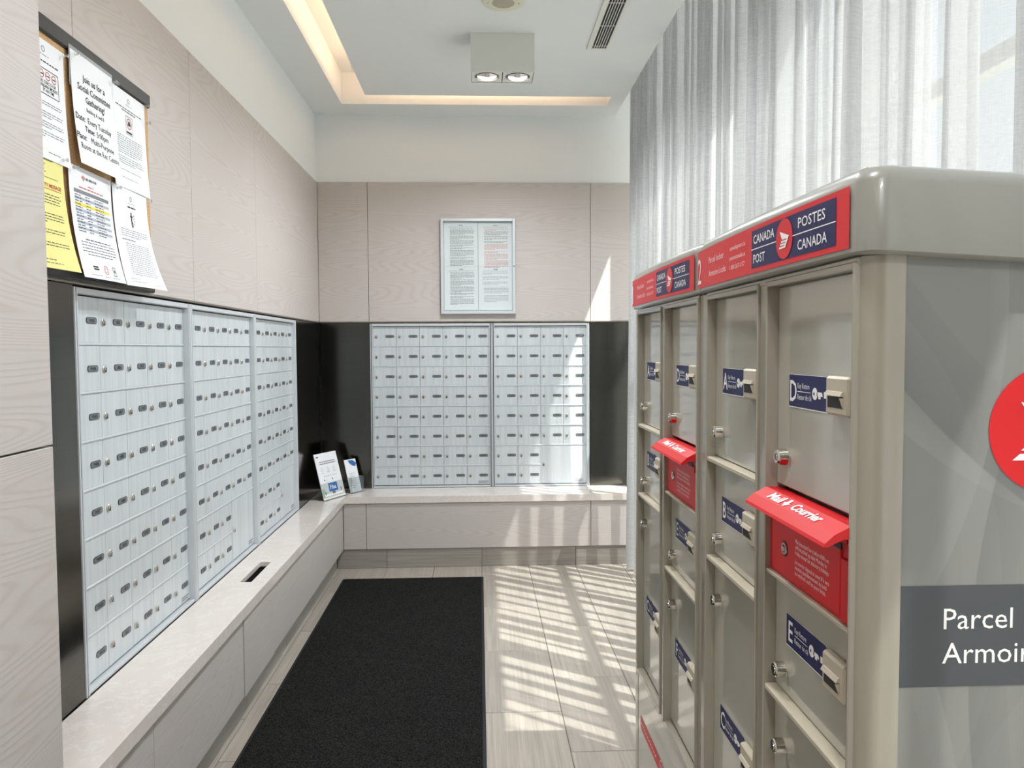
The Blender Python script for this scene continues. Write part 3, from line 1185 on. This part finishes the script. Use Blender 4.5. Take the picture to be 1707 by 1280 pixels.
def pr_big(b, y, wp, w, h):
    words(b, .016, .034, h-.022, .006, y, wp, 0)
    for i in range(2):
        words(b, .035, w-.03, h-.052-.012*i, .0045, y, wp, 2)
    for i in range(3):
        cx = .045+.058*i
        b.disc(cx, h-.095, .011, y, 2, wp, 16, .0098)
        words(b, cx-.014, cx+.014, h-.114, .0018, y, wp, 2)
    words(b, .05, w-.04, h-.135, .0016, y, wp, 2)
    b.disc(.048, h-.156, .0045, y, 0, wp, 12)
    b.disc(.125, h-.156, .0045, y, 0, wp, 12)
    b.rect(.003, w-.003, .004, h*.36, y, 3, wp)
    b.rect(.003, .03, .02, h*.25, y-.0001, 5, wp)
    b.rect(.07, .155, .045, h*.345, y-.0002, 4, wp)
    b.text('Fibe', .035, .112, .058, y-.0004, 6, 'C', bold=.01, warp=wp)
    b.rect(.02, w-.02, .022, .034, y-.0002, 6, wp)
    b.rect(.095, .125, .030, .045, y-.0003, 2, wp)
    b.rect(.18, .186, .038, .060, y-.0003, 0, wp)
    b.rect(.03, .036, .030, .050, y-.0003, 0, wp)
    b.rect(.003, w-.003, .004, .014, y-.0002, 6, wp)


def pr_small(b, y, wp, w, h):
    pts = [(w-.03, h-.002)]
    pts = []
    n = 8
    for i in range(n+1):
        a = R(190+70*i/n)
        pts.append((w-.004+.070*math.cos(a)*.9, h+.004+.050*math.sin(a)))
    pts = [(max(.004, x), min(z, h-.002)) for x, z in pts]
    pts = pts+[(w-.003, h-.026), (w-.028, h-.006)]
    b.poly(pts, y, 4, wp)
    for i in range(9):
        words(b, .02, w-.012, h*.58-.011*i, .0022, y, wp, 2, random.choice((1, .7, .5)))


INK = ['ink', 'ink_red', 'ink_grey', 'photo_grey', 'blue', 'photo_green', 'white_ink']
lean_stand('larger white leaflet stand with a blue screen picture, in the bench corner', (-.928, 4.552, ZCT+.0004), R(64), .216, .282, R(15), pr_big, INK)
lean_stand('narrow leaflet with a blue arc in a clear holder, in the bench corner', (-.812, 4.792, ZCT+.0004), R(52), .098, .212, R(16), pr_small, INK, True)

# ------------------------------------------------------------------ ceiling fittings
def downlight(label, loc, watts):
    dl = thing('ceiling_light', label, 'ceiling light', loc, 0, 'twin downlights')
    DW, DD, DH = .302, .152, .180
    h = MB()
    h.box(0, .003, 0, DD, -DH, -.0005)
    h.box(DW-.003, DW, 0, DD, -DH, -.0005)
    h.box(.003, DW-.003, 0, .003, -DH, -.0005)
    h.box(.003, DW-.003, DD-.003, DD, -DH, -.0005)
    h.box(.003, DW-.003, .003, DD-.003, -.004, -.0005)
    h.build('housing', 'housing', dl)
    for i in range(2):
        x0 = .004+.147*i+.001*i
        x1 = x0+.146
        cx, cy, rr = (x0+x1)/2, DD/2, .056
        n = 32
        vs = []
        for z in (-DH+.004,):
            for k in range(n):
                a = 2*math.pi*k/n
                vs.append((cx+rr*math.cos(a), cy+rr*math.sin(a), z))
            for k in range(n):
                a = 2*math.pi*k/n
                s = .072/max(abs(math.cos(a)), abs(math.sin(a)))
                vs.append((cx+s*math.cos(a), cy+s*math.sin(a), z))
        MB().add(vs, [(k, n+k, n+(k+1) % n, (k+1) % n) for k in range(n)]).build('bezel', 'housing', dl)
        rf = MB()
        prof = [(-DH+.003, .058), (-DH+.0025, .055), (-DH+.02, .053), (-DH+.06, .043), (-DH+.09, .026), (-DH+.10, .012)]
        rf.lathe((cx, cy, 0), 'z', prof, 32, 0, False, True)
        o = rf.build('reflector', 'mirror', dl, smooth=50)
        MB().lathe((cx, cy, 0), 'z', [(-DH+.0035, .0555), (-DH+.0015, .0565), (-DH+.0015, .0585), (-DH+.0035, .0595)], 32, 0, False, False).build('ring', 'black_frame', dl)
        if watts:  # area lamp added as room fill, in the otherwise unlit visible fixture too
            ld = bpy.data.lights.new('downlight_fill', 'AREA')
            ld.shape = 'DISK'
            ld.size = .08
            ld.energy = watts
            ld.color = (.955, .98, 1)
            lo = bpy.data.objects.new('downlight_fill', ld)
            COL.objects.link(lo)
            lo.parent = dl
            lo.location = (cx, cy, -DH+.02)


downlight('white box-shaped twin downlight on the ceiling near the light cove', (-.031, 3.680, ZC), 12.0)
for y_, w_, l_ in ((2.20, 8.0, 'added fill downlight overhead, next before the one in view'), (.70, 6.0, 'added fill downlight above the camera'),
                   (-.80, 9.0, 'added fill downlight just behind the camera'), (-2.2, 2.0, 'added fill downlight at the rear end of the room')):
    downlight(l_, (-.031, y_, ZC), w_)  # unseen copies of the fixture, added to brighten the room

sp = thing('ceiling_speaker', 'round ivory ceiling speaker beside the air vent', 'speaker', (.113, 3.345, ZC), 0)
MB().lathe((0, 0, 0), 'z', [(-.0005, .092), (-.006, .090), (-.009, .082), (-.010, .048)], 40, 0, False, False).build('rim', 'ivory', sp, smooth=40)
MB().lathe((0, 0, 0), 'z', [(-.0085, .050), (-.0105, .048), (-.0115, .03)], 32).build('grille', 'grille', sp, smooth=40)
for s in (-1, 1):
    MB().lathe((.066*s, 0, 0), 'z', [(-.0085, .004), (-.0118, .003)], 10).build('screw', 'chrome', sp)

vt = thing('air_vent', 'long white linear air vent in the ceiling near the curtain', 'air vent', (.540, 2.0, ZC), 0)
VW, VL = .112, 1.855
f = MB()
f.cbox(0, .025, 0, VL, -.006, -.0006, .001)
f.cbox(VW-.016, VW, 0, VL, -.006, -.0006, .001)
f.cbox(.025, VW-.016, 0, .016, -.006, -.0006, .001)
f.cbox(.025, VW-.016, VL-.016, VL, -.006, -.0006, .001)
f.build('vent_frame', 'housing', vt)
MB().box(.025, VW-.016, .016, VL-.016, -.0012, -.0006).build('duct_backing', 'keyhole', vt)
for i in range(5):
    x = .0355+.0118*i
    MB().box(x, x+.0028, .016, VL-.016, -.0058, -.0015).build('slat', 'housing', vt)
for i in range(8):
    yv = VL-.045-.235*i
    MB().box(.026, VW-.017, yv, yv+.003, -.0050, -.0015).build('cross_bar', 'housing', vt)


# ------------------------------------------------------------------ parcel lockers
ML = .660
DEP = .445
WING = [[(-.58, .50), (.80, .10), (.62, -.03), (-.22, -.03)],
        [(-.30, -.10), (.60, -.10), (.52, -.21), (-.42, -.21)],
        [(-.44, -.27), (.48, -.27), (.40, -.38), (-.56, -.38)],
        [(-.58, -.44), (.36, -.44), (.27, -.56), (-.72, -.56)],
        [(.80, .10), (.27, -.56), (.05, -.56), (.50, -.03)]]


def wing(b, cx, cz, r, y, mat, warp=None, sx=1.0):
    for i, pl in enumerate(WING):
        b.poly([(cx+x*r*sx, cz+z*r) for x, z in pl[::-1]], y-.0003*(i == 4), mat, warp)


def bow(x):
    t = 2*x/ML-1
    return -.008-.007*(1-t*t)


def label_print(b, letter, lh=.047):
    """navy key-return sticker .134 x .047, origin at its top-left corner"""
    b.rect(-.0008, .1345, -lh-.0016, .0006, -.0006, 1)
    b.rect(0, .134, -lh, 0, -.0008, 0)
    b.text(letter, .044, .016, -lh*.83, -.0011, 1, 'C', sx=.82, bold=.012)
    b.text('Key Return', .0115, .031, -.0195, -.0011, 1, 'L', width=.040)
    b.rect(.031, .075, -.0245, -.0236, -.0011, 1)
    b.text('Retour de clé', .0115, .031, -.0355, -.0011, 1, 'L', width=.047)
    b.disc(.089, -.0245, .0085, -.0011, 1, None, 18)
    b.disc(.0865, -.0245, .0022, -.0014, 0, None, 10)
    b.poly([(.095, -.0275), (.113, -.0275), (.113, -.0240), (.110, -.0215), (.095, -.0215)], -.0011, 1)
    b.rect(.100, .107, -.0310, -.0275, -.0011, 1)
    b.poly([(.117, -.0290), (.124, -.0290), (.124, -.0350), (.1335, -.0245), (.124, -.0140), (.124, -.0200), (.117, -.0200)], -.0011, 1)


def key_slot_mesh():
    b = MB()
    w, hh, d = .062, .050, .0135
    b.cbox(0, w, -d, 0, -hh, 0, .003, 0)
    # hood over the slot
    b.prism_x([(-d-.005, -.0245), (-d+.001, -.0245), (-d+.001, -.0185), (-d-.002, -.019)], .007, w-.011, 0)
    b.rect(.008, w-.013, -.040, -.0247, -d-.0006, 1)
    b.prism_x([(-d-.005, -.0265), (-d+.0, -.041), (-d+.001, -.0265)], w-.0135, w-.011, 0)
    return b


def big_lock_mesh():
    b = MB()
    b.lathe((0, 0, 0), 'y', [(0, .0125), (-.0135, .0115), (-.0155, .0095)], 20, 0, False, True)
    b.lathe((0, -.0156, 0), 'y', [(0, .006), (-.001, .0058)], 14, 0, False, True)
    b.add([(-.001, -.0170, -.0045), (.001, -.0170, -.0045), (.001, -.0170, .0045), (-.001, -.0170, .0045)], [(0, 1, 2, 3)], 1)
    return b


def locker(label, y_far, number, near):
    """local x runs along the face toward the camera, y into the unit"""
    t = thing('parcel_locker', label, 'parcel locker', (.450, y_far, 0), R(-90), 'parcel lockers by the curtain')
    top = 1.452
    # carcass: frame around two columns
    xA0, xA1, xB0, xB1 = .046, .317, .361, .634
    fr = MB()
    fr.cbox(0, xA0-.008, .002, DEP, .0005, top, .003)
    fr.cbox(xA1+.006, xB0-.006, .000, .05, .425, top, .002)
    if near:
        # rounded corner post
        r = .028
        pts = [(xB1+.004, .05), (xB1+.004, .001)]
        for i in range(7):
            a = R(-90+90*i/6)
            pts.append((ML-.004-r+r*math.cos(a), .001+r+r*math.sin(a)))
        pts.append((ML-.004, .05))
        n = len(pts)
        vs = [(x, y, z) for z in (.0005, top) for x, y in pts]
        fr.add(vs, [tuple(range(n))[::-1], tuple(range(n, 2*n))]+[(i, (i+1) % n, n+(i+1) % n, n+i) for i in range(n)])
    else:
        fr.cbox(xB1+.006, ML-.001, .002, DEP, .0005, top, .003)
    fr.cbox(xA0-.008, xB1+.006, -.001, .05, 1.440, top, .002)
    fr.cbox(xA0-.008, xB1+.006, .000, .05, .405, .425, .002)
    fr.build('frame', 'locker_frame', t, smooth=40)
    # raised bead around each column
    for a, c in ((xA0, xA1), (xB0, xB1)):
        b = MB()
        b.cbox(a-.007, a, -.004, .03, .421, 1.446, .0015)
        b.cbox(c, c+.005, -.004, .03, .421, 1.446, .0015)
        b.cbox(a, c, -.004, .03, 1.4375, 1.446, .0015)
        b.build('door_surround', 'locker_frame', t)
    MB().box(.03, ML-.03, .05, DEP, .02, top).build('carcass', 'locker', t)
    base = MB().cbox(xA0-.008, xB1+.006, .003, .05, .0005, .404, .003).build('plinth_panel', 'locker', t)
    st = MB()
    st.rect(.07, .31, .262, .298, -.0007+.003, 0)
    for i in range(10):
        st.rect(.08+.019*i, .093+.019*i, .2775, .2815, -.001+.003, 1)
    st.disc(.325, .280, .022, -.0008+.003, 1)
    st.disc(.325, .280, .019, -.001+.003, 0)
    wing(st, .325, .280, .016, -.0013+.003, 1)
    st.build('red_sticker', ['red_sign', 'white_ink'], base)
    lockm = cached('locker_lock', big_lock_mesh, ['chrome', 'keyhole'], 40)
    slotm = cached('key_return_slot', key_slot_mesh, ['beige', 'dark'])
    DY = .0155
    rows = [('A', xA0, xA1, 1.125, 1.4375, 1.305, 1.182), ('B', xA0, xA1, .929, 1.122, 1.059, .973), ('C', xA0, xA1, .425, .926, .651, .851),
            ('D', xB0, xB1, 1.126, 1.4375, 1.304, 1.178), ('E', xB0, xB1, .808, .996, .941, .848), ('F', xB0, xB1, .425, .805, .651, .727)]
    for L, a, c, za, zb, zl, zk in rows:
        d = MB().cbox(0, c-a, 0, .018, .006, zb-za, .002).build('door', 'locker', t, loc=(a, DY, za))
        lb = MB()
        label_print(lb, L)
        lb.build('key_return_label', ['navy', 'white_ink'], d, loc=(.045, 0, zl-za))
        link('key_return_slot', slotm, d, (.193, 0, zl-za+.003))
        lk = link('lock', lockm, d, (.033, 0, zk-za))
        if L == 'D':
            hc = MB()
            hv = [(q*math.cos(R(-80+9*i)), -yy, q*math.sin(R(-80+9*i))) for yy, q in ((.001, .0131), (.011, .0124)) for i in range(8)]
            hc.add(hv, [(i, i+1, 9+i, 8+i) for i in range(7)])
            hc.build('red_lock_mark', 'red', d, loc=(.033, 0, zk-za))
        MB().rect(.048, .051, zk-za-.02, zk-za+.003, -.0004).rect(.054, .060, zk-za-.022, zk-za-.020, -.0004).rect(.054, .060, zk-za-.013, zk-za-.011, -.0004).build('lock_scratch', 'canopy', d)
        if za > .43 and L != 'D':
            MB().cbox(a, c, -.002, .02, za-.004, za+.0055, .002).build('rail', 'beige', t)
    MB().cbox(xB0, xB1, -.001, .02, .9915, .9980, .0015).build('rail', 'beige', t)
    # red mail slot
    w = xB1-xB0
    ms = MB()
    ms.box(0, w, .006, .02, 0, .128)
    mo = ms.build('mail_panel', 'red', t, loc=(xB0, 0, .9985))
    mp = MB()
    mp.cbox(.014, w-.034, .003, .007, .006, .094, .001)
    mp.cbox(w-.028, w-.003, .001, .007, .002, .082, .001)
    mp.build('inner_door', 'red', mo)
    MB().lathe((.064, .003, .046), 'y', [(0, .0095), (-.002, .009), (-.002, .006), (-.0005, .006), (-.0005, .0045), (-.003, .004)], 18, 0, False, True).build('lock', ['chrome'], mo)
    MB().lathe((.064, .0031, .046), 'y', [(0, .0118), (-.0008, .0116)], 18, 0, False, True).build('lock_surround', 'keyhole', mo)
    tx = MB()
    for i, s in enumerate(('Mail deposited here before 8:00 a.m.', 'will be picked up daily Monday to', 'Friday except for statutory holidays.')):
        tx.text(s, .0088, .102, .064-.0082*i, .0026, 0, 'L', width=(.108, .101, .108)[i])
    for i, s in enumerate(('Le courrier déposé ici avant 8 h sera', 'ramassé quotidiennement du lundi', 'au vendredi sauf les jours fériés.')):
        tx.text(s, .0088, .102, .0345-.0082*i, .0026, 0, 'L', width=(.108, .101, .099)[i])
    tx.build('lettering', 'red_text', mo)
    fl = MB()
    fl.prism_x([(.012, .1275), (-.002, .1285), (-.022, .1185), (-.034, .108), (-.036, .104), (-.031, .1035), (-.010, .113), (.012, .112)], .002, w+.003)
    fl.prism_x([(.012, .113), (-.004, .113), (-.004, .105), (.006, .098), (.012, .098)], .004, w-.004)
    fo = fl.build('flap', 'red', t, loc=(xB0, 0, .9985))
    MB().box(w-.045, w-.014, -.006, -.0041, .096, .104).build('hinge_slot', 'keyhole', fo)

    fx = MB()
    # white words on the sloping top: local slope from (-.022,.1185) up to (-.002,.1285)
    def slope(x, s):
        return (x, -.022+.020*s-.0004, .1185+.010*s+.0008)
    def word(s, x, wd):
        vs, fs = text_geo(s, .03)
        xm, xM = min(p[0] for p in vs), max(p[0] for p in vs)
        zM = .73
        fx.add([slope(x+(a-xm)/(xM-xm)*wd+.004*q/zM, .18+.66*q/zM) for a, q in vs], fs, 0)
    word('Mail', .046, .047)
    word('Courrier', .130, .088)
    fx.add([slope(.1075, .85), slope(.1155, .85), slope(.1145, .48), slope(.1205, .48), slope(.1095, .08), slope(.1005, .48), slope(.1065, .48)], [(0, 6, 5, 4, 3, 2, 1)], 0)
    fx.build('flap_lettering', 'white_ink', fo)

    # canopy
    cn = MB()
    xa, xb = (-.001, ML+.012) if near else (-.012, ML-.001)
    outline = []
    N = 24
    rc0, rc1 = (.004, .030) if near else (.014, .006)
    for i in range(N+1):
        x = xa+(xb-xa)*i/N
        e0, e1 = x-xa, xb-x
        yy = bow(min(max(x, 0), ML))
        for e, rc in ((e0, rc0), (e1, rc1)):
            if e < rc:
                yy += rc-math.sqrt(max(0, rc*rc-(rc-e)**2))
        outline.append((x, yy))
    if near:
        outline = [q for q in outline if q[0] < xb-.031]
        for i in range(9):
            a = R(-90+90*i/8)
            outline.append((xb-.030+.030*math.cos(a), bow(ML)+.030+.030*math.sin(a)))
    outline += [(xb, DEP+.01), (xa, DEP+.01)]
    cxm, cym = (xa+xb)/2, DEP/2
    lev = [(1.4535, .004), (1.4565, 0), (1.537, 0), (1.546, .0035), (1.553, .009), (1.5575, .018), (1.5595, .030)]
    vs, fs = [], []
    n = len(outline)
    for z, ins in lev:
        for x, y in outline:
            px = x+(ins if x < cxm-.25 and x <= xa+.02 else (-ins if x >= xb-.02 else 0))
            if x >= xb-.031 and x < xb-.02 and near:
                px = x-ins*.6
            py = y+ins if y < .1 else y
            vs.append((px, py, z-.055*max(0, py)))
    for k in range(len(lev)-1):
        for i in range(n):
            j = (i+1) % n
            fs.append((k*n+i, k*n+j, (k+1)*n+j, (k+1)*n+i))
    fs.append(tuple(range(n))[::-1])
    fs.append(tuple(range((len(lev)-1)*n, len(lev)*n)))
    cn.add(vs, fs)
    cn.build('canopy', 'canopy', t, smooth=35)
    # sign on the canopy front
    wz = lambda x, z: bow(x)
    z0, z1 = 1.4615, 1.5350
    s = MB()
    sxa, sxb = .002, .638
    s.rect(sxa, sxb, z0, z1, -.0012, 0, wz, 24)
    sign = s.build('sign', 'red_sign', t)
    g = MB()
    nx0, nx1 = .328, .607
    g.rect(nx0, nx1, 1.4690, 1.5280, -.0016, 0, wz, 12)
    zm = 1.4985
    ccx = .457
    g.rect(nx0, nx1, zm-.0007, zm+.0007, -.0019, 1, wz, 12)
    g.disc(ccx, zm, .0285, -.0022, 2, wz, 36)
    wing(g, ccx-.001, zm, .0235, -.0026, 1, wz)
    g.text('CANADA', .0195, .337, 1.5065, -.0020, 1, 'L', width=.084, bold=.008, warp=wz)
    g.text('POST', .0195, .337, 1.4765, -.0020, 1, 'L', width=.048, bold=.008, warp=wz)
    g.text('POSTES', .0195, .502, 1.5065, -.0020, 1, 'L', width=.078, bold=.008, warp=wz)
    g.text('CANADA', .0195, .501, 1.4765, -.0020, 1, 'L', width=.084, bold=.008, warp=wz)
    g.build('emblem', ['navy', 'white_ink', 'red_sign'], sign)
    q = MB()
    q.text('Parcel locker', .0165, .088, 1.5040, -.0019, 0, 'L', width=.095, warp=wz)
    q.text('Armoire à colis', .0165, .088, 1.4790, -.0019, 0, 'L', width=.108, warp=wz)
    for i, tt in enumerate(('canadapost.ca', 'postescanada.ca', '1 800 267-1177')):
        q.text(tt, .0105, .220, 1.5110-.0165*i, -.0019, 0, 'L', width=(.078, .078, .076)[i], warp=wz)
    q.build('lettering', 'red_text', sign)
    q = MB()
    q.text(number, .072, .006, 1.470, -.0019, 0, 'L', width=.026 if number == '2' else .012, warp=wz)
    q.build('locker_number', 'red_text', sign)
    # end panel
    if near:
        ep = MB()
        ep.box(ML-.010, ML-.006, .024, DEP, .0005, top-.002)
        pn = ep.build('end_panel_core', 'locker_frame', t)
        # local frame for the print: x across (into the unit), z up, facing the camera (-Y world = +x local)
        e = link('end_print', None, t, (ML-.0058, .026, 0), R(90))
        bpy.data.objects.remove(e)
        pr = MB()
        pr.rect(0, DEP-.028, .0005, 1.448, 0)
        MBm = pr.build('end_panel', 'film', t, loc=(ML-.0055, .026, 0), rotz=R(90))
        bd = MB()
        bd.rect(0, DEP-.028, .935, 1.0585, -.0005, 0)
        bd.text('Parcel locker', .0365, .078, 1.0055, -.0009, 1, 'L')
        bd.text('Armoire à colis', .0365, .077, .9635, -.0009, 1, 'L')
        bd.build('banner', ['band', 'white_ink'], MBm)
        lg = MB()
        ccx, ccz, rr = .205, 1.245, .0765
        lg.disc(ccx, ccz, rr, -.0006, 0, None, 48)
        wing(lg, ccx, ccz, rr*.86, -.0010, 1)
        lg.build('round_logo', ['red', 'white_ink'], MBm)
    return t


locker('far parcel locker with the red sign, beside the curtain end', 2.2000, '1', False)
locker('near parcel locker numbered 2 with grey printed end panel facing the camera', 1.5395, '2', True)


# ------------------------------------------------------------------ sheer curtains
def curtain(label, ya, yb, xm, seed, lo=.055, hi=.125, zt=3.16, zb=.018, amp=.066):
    rg = random.Random(seed)
    # knots of a pleated line: alternating crest positions
    pts = []
    y = yb
    side = 1
    while y > ya:
        p = rg.uniform(lo, hi)
        pts.append((y, side, rg.uniform(.6, 1.25), rg.uniform(-.7, 1.0)))
        side = -side
        y -= p
    pts.append((ya, side, .5, 0))
    nz = 22
    rows = []
    for j in range(nz+1):
        z = zb+(zt-zb)*j/nz
        tz = j/nz
        open_ = .75+.35*(1-tz)
        line = []
        for i in range(len(pts)-1):
            y0, s0, a0, k0 = pts[i]
            y1, s1, a1, k1 = pts[i+1]
            dr0 = .018*math.sin(1.7*z+i*2.1)*(1-tz)
            dr1 = .018*math.sin(1.7*z+(i+1)*2.1)*(1-tz)
            xa = xm+s0*amp*a0*open_
            xb = xm+s1*amp*a1*open_
            ns = 10
            for q in range(ns):
                u = q/ns
                e = .5-.5*math.cos(math.pi*u)
                x = xa+(xb-xa)*e
                # over-fold: the leaf swings back under its neighbour
                yy = y0+dr0+(y1+dr1-y0-dr0)*u + .046*max(.35, k0)*math.sin(2*math.pi*u)
                line.append((x, yy, z))
        line.append((xm, ya, z))
        rows.append(line)
    n = len(rows[0])
    vs = [p for r_ in rows for p in r_]
    fs = [(j*n+i, j*n+i+1, (j+1)*n+i+1, (j+1)*n+i) for j in range(nz) for i in range(n-1)]
    o = thing('sheer_curtain', label, 'curtain', (xm, (ya+yb)/2, 0), 0, 'sheer linen curtains')
    c = Vector((xm, (ya+yb)/2, 0))
    MB().add([Vector(p)-c for p in vs], fs).build('fabric', 'sheer', o, smooth=80)
    tr = MB().cbox(-.012, .012, -(yb-ya)/2, (yb-ya)/2, 3.162, 3.1985, .003).build('curtain_track', 'housing', o)
    return o


curtain('white sheer curtain reaching the back corner behind the far locker', 2.28, 4.668, .965, 3, .036, .078, amp=.068)
curtain('white sheer curtain nearest the camera above the near locker', .34, 2.27, .995, 11, .046, .105, amp=.066)
curtain('white sheer curtain behind the camera', -2.65, .22, .995, 5, amp=.064)
